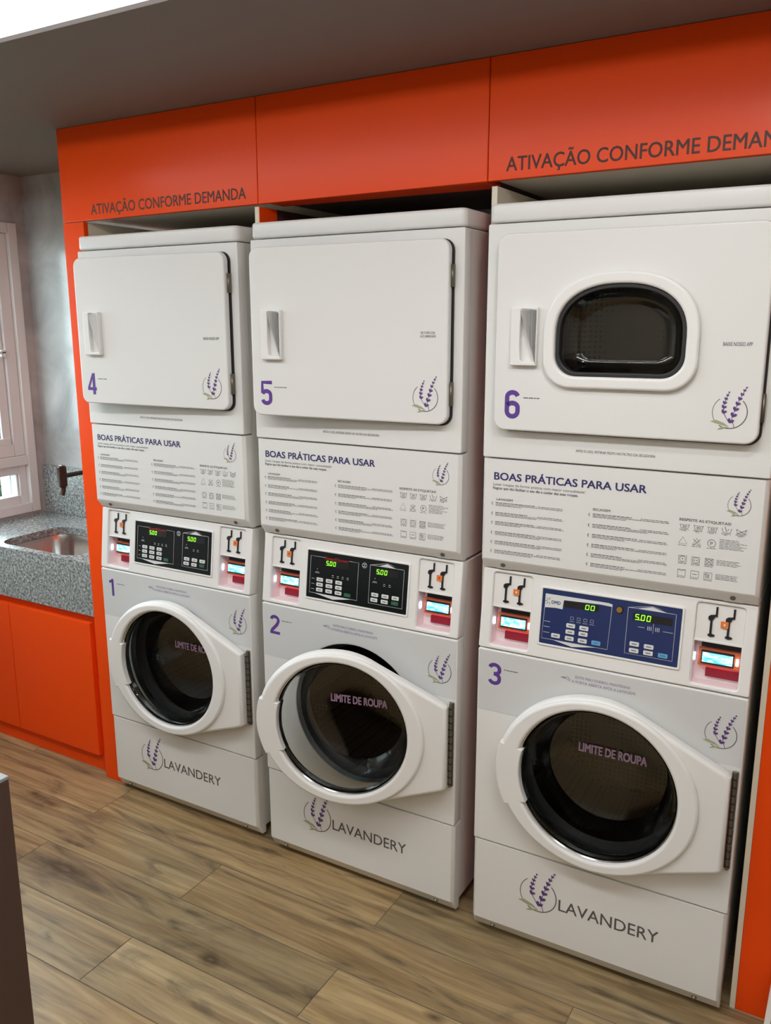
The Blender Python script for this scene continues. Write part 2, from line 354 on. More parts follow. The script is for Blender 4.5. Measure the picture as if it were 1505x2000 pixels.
# garden seen through the window
b = MB(); b.box(-16, XL-.15, -8, 8, -.45, -.40, GRASS); struct(b.build('ground'), 'garden ground outside the window')
def bush(name, label, x, y, h, r, n, lm, seed):
    R = random.Random(seed); t = thing(name, label, 'shrub', (x, y, -.40))
    b = MB()
    for i in range(9):
        a = R.uniform(0, 2*PI); b.tube([(0, 0, 0), (math.cos(a)*r*.25, math.sin(a)*r*.25, h*.4), (math.cos(a)*r*.6, math.sin(a)*r*.6, h*.85)], [.02, .014, .004], BARK, 6)
    b.build('stem', t); b = MB()
    for i in range(n):
        u = R.random(); a = R.uniform(0, 2*PI); q = r*math.sqrt(R.uniform(.15, 1))*(1-.45*abs(2*u-1)); p = Vector((q*math.cos(a), q*math.sin(a), .08*h+u*h*.92))
        L = R.uniform(.05, .11); d = Vector((R.gauss(0, 1), R.gauss(0, 1), R.gauss(.2, .6))).normalized(); e = d.cross(Vector((R.gauss(0, 1), R.gauss(0, 1), R.gauss(0, 1)))).normalized()*L*.28
        k = d.cross(e).normalized()*L*.12
        b.add([p, p+d*L*.4+e+k, p+d*L, p+d*L*.4-e+k, p+d*L*.45], [(0, 1, 4), (1, 2, 4), (2, 3, 4), (3, 0, 4)], lm)
    b.build('foliage', t); return t
bush('garden_shrub', 'broad green shrub outside, nearest the window', -3.0, 1.15, 1.50, .62, 2200, LEAF, 1)
bush('garden_shrub', 'pale green shrub outside behind the nearest one', -4.6, 2.9, 1.9, .95, 2600, LEAF2, 2)
bush('garden_shrub', 'dark green shrub outside at the left of the window view', -4.5, .4, 1.7, .9, 2600, LEAF, 3)

# ceiling lamps in the recess
b = MB(); b.box(-1.55, 2.3, -1.36, -1.20, 2.422, 2.447, LAMPM, .006, 2); b.box(-1.57, 2.32, -1.38, -1.18, 2.440, 2.4595, WINW)
thing('linear_lamp', 'long white linear lamp in the ceiling recess above the machines', 'lamp', obj=b.build('linear_lamp'))
for x, lab in ((-1.28, 'small round spot lamp in the recess, window end'), (1.30, 'small round spot lamp in the recess, right end')):
    t = thing('spot_lamp', lab, 'lamp', (x, -.80, 2.4595), group='round spot lamps'); og = (x, -.80, 2.4595)
    b = MB(); b.tube([(x, -.80, 2.4590), (x, -.80, 2.440)], .075, WINW, 32); b.build('lamp_ring', t, og)
    b = MB(); b.tube([(x, -.80, 2.4395), (x, -.80, 2.432)], .058, SPOTM, 32); b.build('diffuser', t, og)
b = MB(); b.box(-1.70, 2.4, YE-.014, YE-.0005, 2.384, 2.452, EDGEM, .003, 2)
thing('edge_lamp', 'glowing white light strip along the edge of the dropped ceiling', 'lamp', obj=b.build('edge_lamp'))
for i, (x, y) in enumerate(((-.4, -2.5), (1.3, -2.5), (2.7, -2.5), (.4, -3.5), (2.0, -3.5))):
    t = thing('ceiling_lamp', ['square ceiling lamp nearest the window', 'square ceiling lamp over the middle of the room', 'square ceiling lamp by the right wall', 'square ceiling lamp at the back, window side', 'square ceiling lamp at the back, right side'][i], 'lamp', (x, y, 2.4595), group='square ceiling lamps')
    b = MB(); b.box(-.30, .30, -.30, .30, -.03, -.012, PANM, .004, 2); b.build('diffuser', t)
    b = MB(); frm = [(-.32, .32, -.32, -.30), (-.32, .32, .30, .32), (-.32, -.30, -.30, .30), (.30, .32, -.30, .30)]
    for f in frm: b.box(f[0], f[1], f[2], f[3], -.035, 0, WINW)
    b.build('lamp_frame', t)

# ================================================================== ORANGE JOINERY
XA, XB, XC, XD, XE = -.852, -.752, -.011, .715, 1.60
def overhead(x0, x1, label, inner, txt=None):
    t = thing('overhead_cabinet', label, 'cabinet', ((x0+x1)/2, 0, ZF), group='orange overhead cabinets'); cx = (x0+x1)/2
    zb = lambda x: ZF+.0072*x; b = MB(); b.plate([[(x0+.0012, zb(x0)), (x1-.0012, zb(x1)), (x1-.0012, ZC-.001), (x0+.0012, ZC-.001)]], YP, YP+.02, ORANGE, .0015, 2); f = b.build('front_panel', t, (cx, 0, ZF))
    b = MB(); b.box(x0+.002, x1-.002, YP+.021, YB-.003, ZF+.014, ZC-.002, inner); b.build('carcass', t, (cx, 0, ZF))
    if not txt: b = MB(); b.box(x0+.006, x1-.012, YP+.021, YP+.115, ZF+.0045, ZF+.0135, ORANGE); b.build('bottom_rail', t, (cx, 0, ZF))
    if txt:
        b = MB(); b.text('ATIVAÇÃO CONFORME DEMANDA', txt[0], txt[1], txt[2], txt[3], YP-.0006, BROWNP, bold=.012, shift=txt[4]); b.build('lettering', f, (cx, 0, ZF), label='dark brown capital lettering')
    return t
overhead(XA, XC, 'orange overhead cabinet front with dark lettering, above dryer 4', CREAM, (-.711, -.055, 2.0960, 2.1300, .0055))
mid = overhead(XC, XD, 'blank orange overhead cabinet front without lettering, above dryer 5', DARKBR)
overhead(XD, XE, 'orange overhead cabinet front with dark lettering cut by the photo edge, above dryer 6', CREAM, (.764, 1.443, 2.1085, 2.1430, .0))
t = thing('side_panel', 'tall orange panel between the sink and machine 1', 'panel', ((XA+XB)/2, 0, 0)); cx = (XA+XB)/2
b = MB(); b.box(XA, XB-.018, YP, YB-.003, 0, ZF-.008, ORANGE, .0015, 2); b.box(XB-.018, XB, YP, YP+.018, 0, ZF-.008, ORANGE); b.build('panel_body', t, (cx, 0, 0))
b = MB(); b.box(XB-.0175, XB, YP+.0185, YB-.003, 0, ZF-.008, CREAM); b.build('inner_lining', t, (cx, 0, 0))
for x0, x1, lab, nm in ((-.024, -.006, 'divider board with orange face beside dryer 5, left of it', 0), (.7245, .7425, 'divider board with cream front edge just left of dryer 6', 1)):
    t = thing('divider_panel', lab, 'panel', ((x0+x1)/2, 0, 0)); cx = (x0+x1)/2
    lo, hi = (x0, x1-.003) if nm == 0 else (x0+.003, x1)
    b = MB(); b.box(lo, hi, YP, YB-.003, 0, ZF-.008, CREAM); b.build('board', t, (cx, 0, 0))
    b = MB(); a = (x1-.0029, x1) if nm == 0 else (x0, x0+.0029); b.box(a[0], a[1], YP+(0 if nm == 0 else .022), YP+.083, 0, ZF-.008, ORANGE); b.box(a[0], a[1], YP+.0835, YB-.003, 0, ZF-.008, DARKBR); b.build('orange_facing', t, (cx, 0, 0))
t = thing('side_panel', 'orange end panel with cream edge right of machine 3', 'panel', (1.53, 0, 0))
b = MB(); b.box(1.4682, XE, YP, YB-.003, 0, ZF-.008, ORANGE, .0015, 2); b.build('panel_body', t, (1.53, 0, 0))
b = MB(); b.box(1.455, 1.468, YP-.001, YB-.003, 0, ZF-.008, CREAM); b.build('edge_board', t, (1.53, 0, 0))

# ================================================================== SINK CORNER
x0, x1 = XL+.002, XA-.002; zt = .868
hole = rrect(-1.452, -.985, .098, .428, .075, 8)
b = MB()
b.plate([[(x0, .06), (x1, .06), (x1, YB-.002), (x0, YB-.002)], hole], 0, .03, GRANITE, T=lambda x, y, z: (x, z, zt-y))
b.box(x0, x1, .060, .080, .660, zt-.0301, GRANITE, .002, 2)
ct = thing('worktop', 'grey granite worktop with deep front apron around the sink', 'worktop', obj=b.build('worktop', None, (x0, .06, .66), (x0, .06, .66)))
b = MB(); b.box(x0, x1, YB-.022, YB-.002, zt+.0005, 1.094, GRANITE, .002, 2)
thing('backsplash', 'grey granite upstand on the wall behind the sink', 'backsplash', obj=b.build('backsplash', None, (x0, YB, zt), (x0, YB, zt)))
b = MB(); rings = []; vs = []; fs = []
for k, (ins, z) in enumerate(((-.012, zt-.0315), (0, zt-.0315), (.004, zt-.05), (.012, zt-.15), (.03, zt-.172), (.10, zt-.178))):
    rings.append([(x, y, z) for x, y in rrect(-1.452+ins, -.985-ins, .098+ins, .428-ins, max(.075-ins*.4, .02), 8)])
n = len(rings[0])
for r in rings: vs += r
for k in range(len(rings)-1):
    for i in range(n): fs.append((k*n+i, k*n+(i+1) % n, (k+1)*n+(i+1) % n, (k+1)*n+i))
fs.append(tuple((len(rings)-1)*n+i for i in range(n))); b.add(vs, fs, STEEL)
t = thing('sink', 'stainless steel undermount sink set in the granite worktop', 'sink', (-1.22, .263, zt-.18))
b.build('bowl', t, (-1.22, .263, zt-.18))
b = MB(); Tz = lambda x, y, z: (x, z, y)
b.lathe([(0, zt-.1772), (.03, zt-.1772), (.042, zt-.175), (.044, zt-.1779)], -1.2, .27, CHROME, 32, T=Tz); b.build('drain', t, (-1.22, .263, zt-.18))
# tap on the back wall
t = thing('tap', 'dark wall-mounted tap above the sink', 'tap', (-1.452, YB, 1.09)); og = (-1.452, YB, 1.09)
b = MB(); b.tube([(-1.452, .589, 1.088), (-1.452, .45, 1.088)], .0105, BRONZE); b.tube([(-1.452, .614, 1.088), (-1.452, .595, 1.088), (-1.452, .590, 1.088)], [.026, .026, .012], BRONZE, 20); b.build('pipe', t, og)
b = MB(); b.tube([(-1.452, .45, 1.040), (-1.452, .45, 1.046), (-1.452, .45, 1.128), (-1.452, .45, 1.134)], [.015, .020, .020, .015], BRONZE, 20); b.build('tap_body', t, og)
b = MB(); b.tube([(-1.452, .45, 1.042), (-1.452, .448, 1.02), (-1.452, .44, 1.005)], [.012, .011, .012], BRONZE, 14); b.build('spout', t, og)
b = MB(); b.box(-1.466, -1.438, .440, .460, 1.134, 1.139, CHROME, .002, 2); b.build('tap_handle', t, og, label='small bright lever')
# base cabinet
t = thing('base_cabinet', 'orange base cabinet with plain doors under the granite worktop', 'cabinet', (-1.31, .08, 0)); og = (-1.31, .08, 0)
b = MB(); b.box(x0, x1, .088, YB-.003, 0, .6595, ORANGE, .001, 1); b.build('carcass', t, og)
for a, c in ((x0+.006, -1.371), (-1.367, -.892)):
    b = MB(); b.box(a, c, .066, .0875, .074, .626, ORANGE, .002, 2); b.build('door', t, og)

# ================================================================== SHARED PRINTS
def logo(b, cx, cz, R, y, mono=False):
    """ring with two lavender sprigs and leaves"""
    ring = GREYP; bud = GREYP if mono else BUD; leaf = GREYP if mono else LEAFP
    f = lambda u, v: (cx+u*R, cz+v*R)
    for a0, a1, w in ((128, 214, .035), (236, 405, .05)):
        n = 26; b.line([f(math.cos(math.radians(a0+(a1-a0)*i/n)), math.sin(math.radians(a0+(a1-a0)*i/n))) for i in range(n+1)], R*w, y, ring)
    def sprig(pts, sizes, stem):
        b.line([f(*p) for p in stem], R*.035, y-.0001, bud)
        for (u, v), s in zip(pts, sizes):
            for sg in (-1, 1):
                an = math.radians(66-sg*38); d = Vector((math.cos(an), math.sin(an))); e = Vector((-d.y, d.x))
                q = [Vector((u, v))+d*s*p[0]+e*s*p[1] for p in ((-.25, 0), (.2, .34), (.75, .36), (1.05, .0), (.7, -.25), (.2, -.22))]
                b.poly([f(*k) for k in q], y-.0002*(sg+2), bud)
    sprig([(.06, -.62), (.20, -.25), (.30, .12), (.40, .46), (.50, .78), (.61, 1.06), (.73, 1.30), (.85, 1.50)], [.27, .27, .25, .22, .19, .16, .13, .09], [(.34, -.95), (.14, -.4), (.30, .2), (.52, .85), (.86, 1.56)])
    sprig([(-.36, -.06), (-.38, .24), (-.35, .51), (-.29, .76), (-.21, .98), (-.12, 1.18)], [.23, .21, .18, .15, .12, .08], [(.02, -.66), (-.33, -.1), (-.37, .4), (-.2, 1.0), (-.09, 1.25)])
    b.poly([f(-1.10, -.60), f(-.75, -.50), f(-.30, -.66), f(.02, -.88), f(-.4, -.80), f(-.78, -.70)], y-.0003, leaf)
    b.poly([f(-.66, -1.10), f(-.42, -.92), f(-.10, -.90), f(.06, -.90), f(-.2, -1.0), f(-.45, -1.08)], y-.0003, leaf)
def greek(b, x0, x1, z, h, y, m, R, fill=.82, bold=False):
    """a line of tiny unreadable print as word-length strokes"""
    x = x0
    while x < x1-.001:
        w = min(R.uniform(.004, .013), x1-x); b.rect(x, x+w, z, z+h, y, m); x += w+.0016
def numeral(b, ch, x0, x1, z0, z1, y, m):
    """condensed heavy numeral drawn as one wide stroke"""
    w = (z1-z0)*.165; X = lambda u: x0+w/2+u*(x1-x0-w); Z = lambda v: z0+w/2+v*(z1-z0-w)
    def arc(cu, cv, ru, rv, a0, a1, n=10): return [(X(cu+ru*math.cos(math.radians(a0+(a1-a0)*i/n))), Z(cv+rv*math.sin(math.radians(a0+(a1-a0)*i/n)))) for i in range(n+1)]
    L = lambda p, c=False: b.line(p, w, y, m, closed=c)
    if ch == '1': b.line([(x1-w/2, z0), (x1-w/2, z1)], w, y, m); b.line([(x0, z1-w*1.25), (x1-w*.4, z1-w*.55)], w*.9, y-.00002, m)
    if ch == '2': L(arc(.5, .78, .5, .22, 170, -20)+[(X(.80), Z(.52)), (X(.10), Z(.14)), (X(0), Z(.02))]); b.line([(x0, z0+w*.45), (x1, z0+w*.45)], w*.9, y-.00002, m)
    if ch == '3': L(arc(.5, .78, .5, .22, 165, 0)+arc(.42, .70, .58, .19, 0, -90, 6)); b.line(arc(.42, .31, .58, .20, 90, 0, 6)+arc(.5, .22, .5, .22, 0, -165), w, y-.00002, m)
    if ch == '4': b.line([(x0+(x1-x0)*.72, z0), (x0+(x1-x0)*.72, z1)], w, y, m); b.line([(x0+(x1-x0)*.66, z1-w*.3), (x0+w*.35, z0+(z1-z0)*.30)], w*.72, y-.00002, m); b.line([(x0, z0+(z1-z0)*.27), (x1, z0+(z1-z0)*.27)], w*.85, y-.00004, m)
    if ch == '5': b.line([(x1, z1-w*.45), (X(0), z1-w*.45), (X(0), Z(.50))], w*.9, y, m); b.line(arc(.5, .40, .5, .19, 165, 0)+arc(.5, .20, .5, .20, 0, -170), w, y-.00002, m)
    if ch == '6': L(arc(.5, .80, .5, .20, 15, 180)+arc(.5, .22, .5, .22, 180, 360)+arc(.5, .38, .5, .18, 0, 150))
SEG = {'0': 'abcdef', '5': 'afgcd'}
def sevenseg(b, txt, x0, z0, w, h, gap, y, T):
    t = h*.13; sl = .10
    def bar(p): b.add([(x+ (zz-z0)*sl, y, zz) for x, zz in p], [tuple(range(len(p)))], LED7, T)
    x = x0
    for ch in txt:
        if ch == '.': bar([(x-gap*.75, z0), (x-gap*.75+t, z0), (x-gap*.75+t, z0+t), (x-gap*.75, z0+t)]); continue
        hm = z0+h/2
        D = {'a': (x+t*.5, x+w-t*.5, z0+h-t, z0+h), 'g': (x+t*.5, x+w-t*.5, hm-t/2, hm+t/2), 'd': (x+t*.5, x+w-t*.5, z0, z0+t),
             'f': (x, x+t, hm+t*.2, z0+h-t*.4), 'e': (x, x+t, z0+t*.4, hm-t*.2), 'b': (x+w-t, x+w, hm+t*.2, z0+h-t*.4), 'c': (x+w-t, x+w, z0+t*.4, hm-t*.2)}
        for s in SEG[ch]:
            a = D[s]; bar([(a[0], a[2]), (a[1], a[2]), (a[1], a[3]), (a[0], a[3])])
        x += w+gap

# ================================================================== WASHING MACHINES
WM = .683
Z_BOT, Z_BASE, Z_CON, Z_TOP = .0134, .3049, .8837, 1.096
DC = (.343, .579)                                    # centre of the round door
HX, HZ0, HZ1 = .664, .432, .700                      # hinge line
TILT = math.atan2(.026, .212)
def con(x, y, z):                                    # control console: face leaning back about its lower edge
    s = z-Z_CON; return (x, y*math.cos(TILT)+s*math.sin(TILT), Z_CON+s*math.cos(TILT)-y*math.sin(TILT))
def teardrop(g=0, n=40):
    P = []; rx, rz = .2645+g, .242+g
    for i in range(n+1):
        a = math.radians(62+(284-62)*i/n); r_x = rx if math.cos(a) < 0 else .235+g
        P.append((DC[0]+r_x*math.cos(a), DC[1]-.002+rz*math.sin(a)))
    P += [(HX-.012+g, HZ0-g), (HX+g, HZ0+.010-g), (HX+g, HZ1-.010+g), (HX-.012+g, HZ1+g)]
    return P

def washer(num, X, Y, rot, doorang, label, navy=False, dlabel=''):
    t = thing('washing_machine', label, 'washing machine', (X, Y, 0), rot, 'numbered front-loading washing machines')
    R = random.Random(num)
    # body shell, open at the front
    b = MB(); b.box(.003, .018, .0435, .545, .035, Z_TOP, WHITE, .002, 1); b.box(WM-.018, WM-.003, .0435, .545, .035, Z_TOP, WHITE, .002, 1)
    b.box(.018, WM-.018, .53, .545, .035, Z_TOP, WHITE); b.box(.018, WM-.018, .0435, .53, .035, .05, WHITE); b.box(.018, WM-.018, .0435, .53, Z_TOP-.012, Z_TOP-.001, WHITE)
    b.box(.018, WM-.018, .046, .53, .862, .872, WHITE); b.build('cabinet', t)
    for x, y in ((.06, .10), (WM-.06, .10), (.06, .48), (WM-.06, .48)):
        b = MB(); b.tube([(x, y, 0), (x, y, .036)], [.022, .018], BLACK, 16); b.build('foot', t)
    # lower access panel with the shop's lettering
    b = MB(); prof = [(.0, Z_BASE-.002), (0, .052), (.024, Z_BOT+.002), (.043, Z_BOT), (.043, Z_BASE-.002)]
    # profile swept across the width with rounded corners left and right
    xs = [(0, .010), (.003, .004), (.009, 0), (WM-.009, 0), (WM-.003, .004), (WM, .010)]
    vs = []; fs = []
    for x, ins in xs: vs += [(x, max(y, ins) if y < .04 else y, z) for y, z in prof]
    k = len(prof)
    for i in range(len(xs)-1):
        for j in range(k): fs.append((i*k+j, i*k+(j+1) % k, (i+1)*k+(j+1) % k, (i+1)*k+j))
    fs += [tuple(range(k)), tuple(range((len(xs)-1)*k+k-1, (len(xs)-1)*k-1, -1))]
    b.add(vs, fs, WHITE); bp = b.build('base_panel', t, smooth=30)
    b = MB(); logo(b, .197, .187, .052, -.0006); b.build('lavender_logo', bp, label='ring with purple lavender sprigs')
    b = MB(); b.text('LAVANDERY', .256, .524, .160, .1965, -.0006, GREYP, bold=.005); b.build('lettering', bp, label='thin grey capital lettering')
    for x in (.062, .622):
        b = MB(); b.tube([(x, .012, .034), (x, .006, .030)], .006, HINGE, 12); b.build('screw', bp)
    # front panel with the round opening and the grey vinyl band
    b = MB(); b.plate([rrect(0, WM, Z_BASE+.002, Z_CON-.002, .004, 3), circ(DC[0], DC[1], .222)], 0, .043, WHITE, .003); fp = b.build('front_panel', t)
    b = MB(); arc = [(DC[0]+.2265*math.cos(a), DC[1]+.2265*math.sin(a)) for a in [PI-math.asin((.706-DC[1])/.2265)-i*(PI-2*math.asin((.706-DC[1])/.2265))/30 for i in range(31)]]
    b.plate([[(.004, .706)]+arc+[(WM-.004, .706), (WM-.004, Z_CON-.006), (.004, Z_CON-.006)]], -.0007, -.0002, DECAL); b.build('vinyl_band', fp, label='light grey vinyl band')
    y = -.0011
    b = MB(); numeral(b, str(num), (.038 if num == 1 else .030), (.060 if num == 1 else .0685), .7830, .8465, y, PURPLE); b.build('number', fp, label='bold purple number %d' % num)
    b = MB(); greek(b, .076, .116, .8305, .0024, y, TEXTG, R); b.build('small_caption', fp)
    b = MB(); b.text('EVITE MAU CHEIRO, MANTENHA', .271, .411, .8485, .8565, y, LILAC, bold=.01); b.text('A PORTA ABERTA APÓS A LAVAGEM!', .262, .4244, .8355, .8435, y, LILAC, bold=.01)
    for q in ([(.233, .8455), (.243, .8475), (.246, .845)], [(.233, .8445), (.243, .8425), (.246, .844)], circ(.250, .8455, .0036, n=12), circ(.255, .8415, .003, n=12)): b.line(q, .0011, y, LILAC, closed=True)
    b.build('notice', fp, label='two lines of lilac capitals')
    b = MB(); logo(b, .629, .781, .036, y); b.build('lavender_logo', fp, label='ring with purple lavender sprigs')
    # gasket and drum
    b = MB(); b.lathe([(.2215, .004), (.226, .012), (.218, .035), (.211, .044), (.201, .050), (.211, .062), (.227, .064)], DC[0], DC[1], GASK, 56); b.build('door_seal', t)
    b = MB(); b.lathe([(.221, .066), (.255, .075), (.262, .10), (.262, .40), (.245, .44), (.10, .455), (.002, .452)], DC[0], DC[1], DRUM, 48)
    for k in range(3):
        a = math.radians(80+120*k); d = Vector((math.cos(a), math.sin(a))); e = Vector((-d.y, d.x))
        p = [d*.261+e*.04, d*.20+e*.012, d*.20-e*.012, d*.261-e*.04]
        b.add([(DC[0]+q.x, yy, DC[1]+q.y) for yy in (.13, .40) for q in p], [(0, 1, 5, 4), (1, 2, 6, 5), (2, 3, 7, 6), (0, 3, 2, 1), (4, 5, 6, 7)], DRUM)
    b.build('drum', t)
    # door, hung on the right
    og = (HX+.010, -.004, DC[1])
    b = MB(); hole = circ(DC[0], DC[1], .2075)
    b.plate([teardrop(), hole], -.040, -.006, WHITEP, .010, 3); b.plate([circ(DC[0], DC[1]-.002, .2585, .2365), circ(DC[0], DC[1], .2085)], -.0475, -.036, WHITEP, .008, 3)
    d = b.build('door', t, og, og); d.rotation_euler = (0, 0, doorang)
    b = MB(); P = []
    a0, a1 = math.radians(163), math.radians(207)
    for i in range(13):
        a = a0+(a1-a0)*i/12; P.append((DC[0]+.2652*math.cos(a), DC[1]-.002+.2432*math.sin(a)))
    for i in range(13):
        a = a1+(a0-a1)*i/12; P.append((DC[0]+.199*math.cos(a), DC[1]+.200*math.sin(a)))
    b.plate([P], -.0498, -.012, WHITEP, .004, 3); b.build('door_handle', d, og)
    b = MB(); b.lathe([(.209, -.036), (.206, -.034), (.204, -.012), (.208, -.004)], DC[0], DC[1], CHROME, 64); b.build('inner_ring', d, og, label='grey metal rim')
    b = MB(); go = [(.207, -.030), (.201, -.020), (.192, .02), (.180, .065), (.163, .093), (.13, .103), (.06, .107), (.0, .108)]
    gi = [(max(r-.005, 0), y_-.005) for r, y_ in go]
    b.lathe(go+gi[::-1]+[go[0]], DC[0], DC[1], GLASS, 72); b.build('glass_bowl', d, og, label='clear glass bowl')
    b = MB(); b.text('LIMITE DE ROUPA', .262, .446, .598, .624, .0985, PINKP, bold=.04); b.build('lettering', d, og, label='pale lilac outlined capitals')
    b = MB(); b.tube([(HX+.0065, -.0085, HZ0+.004), (HX+.0065, -.0085, HZ1-.004)], .0048, HINGE, 14); b.box(HX-.001, HX+.0135, -.0045, -.001, HZ0+.004, HZ1-.004, HINGE, .0008, 1)
    for k in range(12): b.box(HX+.0012, HX+.0118, -.0138, -.004, HZ0+.012+k*.0212, HZ0+.0145+k*.0212, BLACK)
    for k in range(6): b.tube([(HX+.0115, -.0052, HZ0+.025+k*.044), (HX+.0115, -.0040, HZ0+.025+k*.044)], .0022, CHROME, 8)
    b.build('hinge', t, label='long dark piano hinge')
    # control console
    b = MB(); NL, NR = rrect(.030, .139, .8955, 1.096-.001, .008, 4), rrect(.548, .657, .8955, 1.096-.001, .008, 4)
    b.plate([rrect(0, WM, Z_CON+.002, 1.1035, .005, 3), NL, NR], 0, .042, WHITEP, .003, 2, T=con)
    b.plate([rrect(.163, .523, .921, 1.077, .006, 4), rrect(.1685, .5175, .9265, 1.0715, .003, 3)], -.0035, .001, WHITEP, .0015, 2, T=con)
    cs = b.build('control_console', t)
    pm, km, gm = (NAVY, KEYW, KEYB) if navy else (PANELB, KEYW, KEYG)
    b = MB(); b.plate([rrect(.1690, .517, .927, 1.071, .002, 2)], -.0015, .001, pm, T=con); pl = b.build('control_panel', t, label='navy overlay with pale keys and green digits' if navy else 'black overlay with pale keys and green digits')
    y = -.0019; b = MB()
    L = lambda p, w=.0011, c=False: b.line(p, w, y, LINEW, closed=c, T=con)
    if not navy:
        L([(.232, 1.055), (.180, 1.055), (.180, .942), (.350, .942), (.350, 1.055), (.316, 1.055)])
        L([(.390, 1.055), (.390, .942), (.503, .942), (.503, 1.055)]); L([(.390, 1.055), (.447, 1.066), (.503, 1.055), (.390, 1.055)])
        b.poly([(.420, 1.0555), (.474, 1.0555), (.447, 1.0645)], y, KEYW, T=con); b.poly([(.200, .9415), (.330, .9415), (.265, .931)], y, KEYW, T=con)
        greek(b, .438, .456, 1.0575, .003, y-.0002, BLACK, R); b.v = b.v
        for x, z in ((.2055, 1.016), (.408, 1.016)): b.poly([(x-.0016, z), (x+.0016, z), (x, z+.003)], y, LINEW, T=con); L([(x-.006, z-.008), (x+.006, z-.008)], .001); L([(x-.008, z-.011), (x+.008, z-.011)], .001)
        for x in (.262, .280, .297, .315, .440, .458):
            L([(x-.003, 1.004), (x+.003, 1.004)], .0016); L([(x-.004, .999), (x+.004, .999)], .001)
        for z in (.986, .970, .954): L([(.186, z), (.197, z)], .001)
        b.line(circ(.3705, 1.0505, .0075, n=24), .0014, y, LINEW, closed=True, T=con); b.line([(.366, 1.047), (.375, 1.047)], .0012, y, LINEW, T=con); b.line([(.366, 1.0535), (.375, 1.0535)], .0012, y, LINEW, T=con); b.line([(.3675, 1.046), (.3735, 1.055)], .0012, y, LINEW, T=con)
    else:
        b.poly([(.1765, 1.022), (.1765, 1.0585), (.340, 1.0585), (.349, 1.0565), (.349, 1.050), (.318, 1.0515), (.226, 1.048), (.224, 1.0235), (.205, 1.0245)], y, KEYW, T=con)
        L([(.1765, 1.022), (.1745, .940), (.346, .940), (.3495, 1.0565)]); L([(.389, 1.056), (.389, .940), (.504, .940), (.504, 1.056)]); L([(.389, 1.056), (.447, 1.0665), (.504, 1.056), (.389, 1.056)])
        b.poly([(.412, 1.0565), (.482, 1.0565), (.447, 1.065)], y, KEYW, T=con); b.poly([(.200, .9405), (.322, .9405), (.256, .930)], y, KEYW, T=con)
        for z in (.986, .972, .957): L([(.178, z), (.194, z)], .0012)
        for x in (.2505, .268, .285, .302): L([(x-.004, 1.008), (x+.004, 1.008), (x+.004, 1.001), (x-.004, 1.001)], .0009, True); L([(x-.006, .996), (x+.006, .996)], .0009)
        L([(.416, 1.011), (.432, 1.011)]); L([(.476, 1.009), (.500, 1.009)]); L([(.453, 1.024), (.453, 1.000)], .0008)
        for x in (.440, .444, .448, .459, .463, .467): L([(x, 1.006), (x, 1.016)], .0015)
    b.build('printed_lines', pl)
    b = MB()
    if not navy: b.text('SpeedQueen', .232, .314, 1.0495, 1.0585, y-.0002, REDP, bold=.02, T=con)
    else:
        b.text('DMD', .194, .2175, 1.034, 1.043, y-.0002, NAVYP, bold=.03, T=con)
        for k in range(5):
            a = math.radians(70+55*k); b.line([(.186+.003*math.cos(a), 1.040+.003*math.sin(a)), (.186+.010*math.cos(a), 1.040+.010*math.sin(a))], .0016, y-.0002, TEXTG, T=con)
    b.build('maker_lettering', pl)
    for wn, dg in ((((.226, .316, 1.031, 1.0475), ('00', .282, 1.0325, .0098, .0128, .0040)), ((.402, .497, 1.0255, 1.0445), ('5.00', .407, 1.0275, .0095, .0150, .0045))) if navy else
                   (((.233, .316, 1.029, 1.0485), ('5.00', .2365, 1.0325, .0085, .0135, .0040)), ((.409, .486, 1.028, 1.0485), ('5.00', .4120, 1.0315, .0090, .0140, .0042)))):
        b = MB(); b.box(wn[0], wn[1], -.0022, -.001, wn[2], wn[3], BLACK, T=con); b.build('display_window', pl)
        b = MB(); sevenseg(b, *dg, -.0026, con); b.build('glowing_digits', pl, label='glowing green digits')
    if navy:
        keys = [(.249, .9845, 0), (.2835, .9835, 0), (.2485, .968, 0), (.2825, .9685, 0), (.248, .951, 0), (.282, .9507, 0), (.2115, .952, 0), (.317, .9514, 1), (.4115, .9664, 0), (.4465, .9654, 0), (.4116, .9498, 0), (.4463, .9497, 0), (.4815, .9495, 1)]
        b = MB(); b.tube([con(.3685, .001, 1.0462), con(.3685, -.004, 1.0462)], .0092, BLACK, 24); b.tube([con(.3685, -.003, 1.0462), con(.3685, -.006, 1.0462)], .0072, BRASS, 24); b.build('key_lock', pl, label='round brass key lock')
    else: keys = [(x, z, 0) for z in (.9855, .970, .954) for x in (.2165, .2505, .2845)]+[(.317, .9525, 1), (.411, .969, 0), (.4455, .9692, 0), (.4795, .9692, 0), (.409, .9534, 0), (.444, .9532, 0), (.4785, .954, 1)]
    for x, z, g in keys:
        b = MB(); b.plate([rrect(x-.0115, x+.0115, z-.0055, z+.0055, .002, 3)], -.0035, -.001, gm if g else km, .0006, 1, T=con)
        greek(b, x-.006, x+.006, 0, 0, 0, km, R) if False else None
        kb = b.build('key', pl); b = MB(); b.add([con(x-.006, -.0037, z-.0012), con(x+.006, -.0037, z-.0012), con(x+.006, -.0037, z+.0014), con(x-.006, -.0037, z+.0014)], [(0, 1, 2, 3)], TEXTG)
        kb.data = merge(kb.data, b, TEXTG)
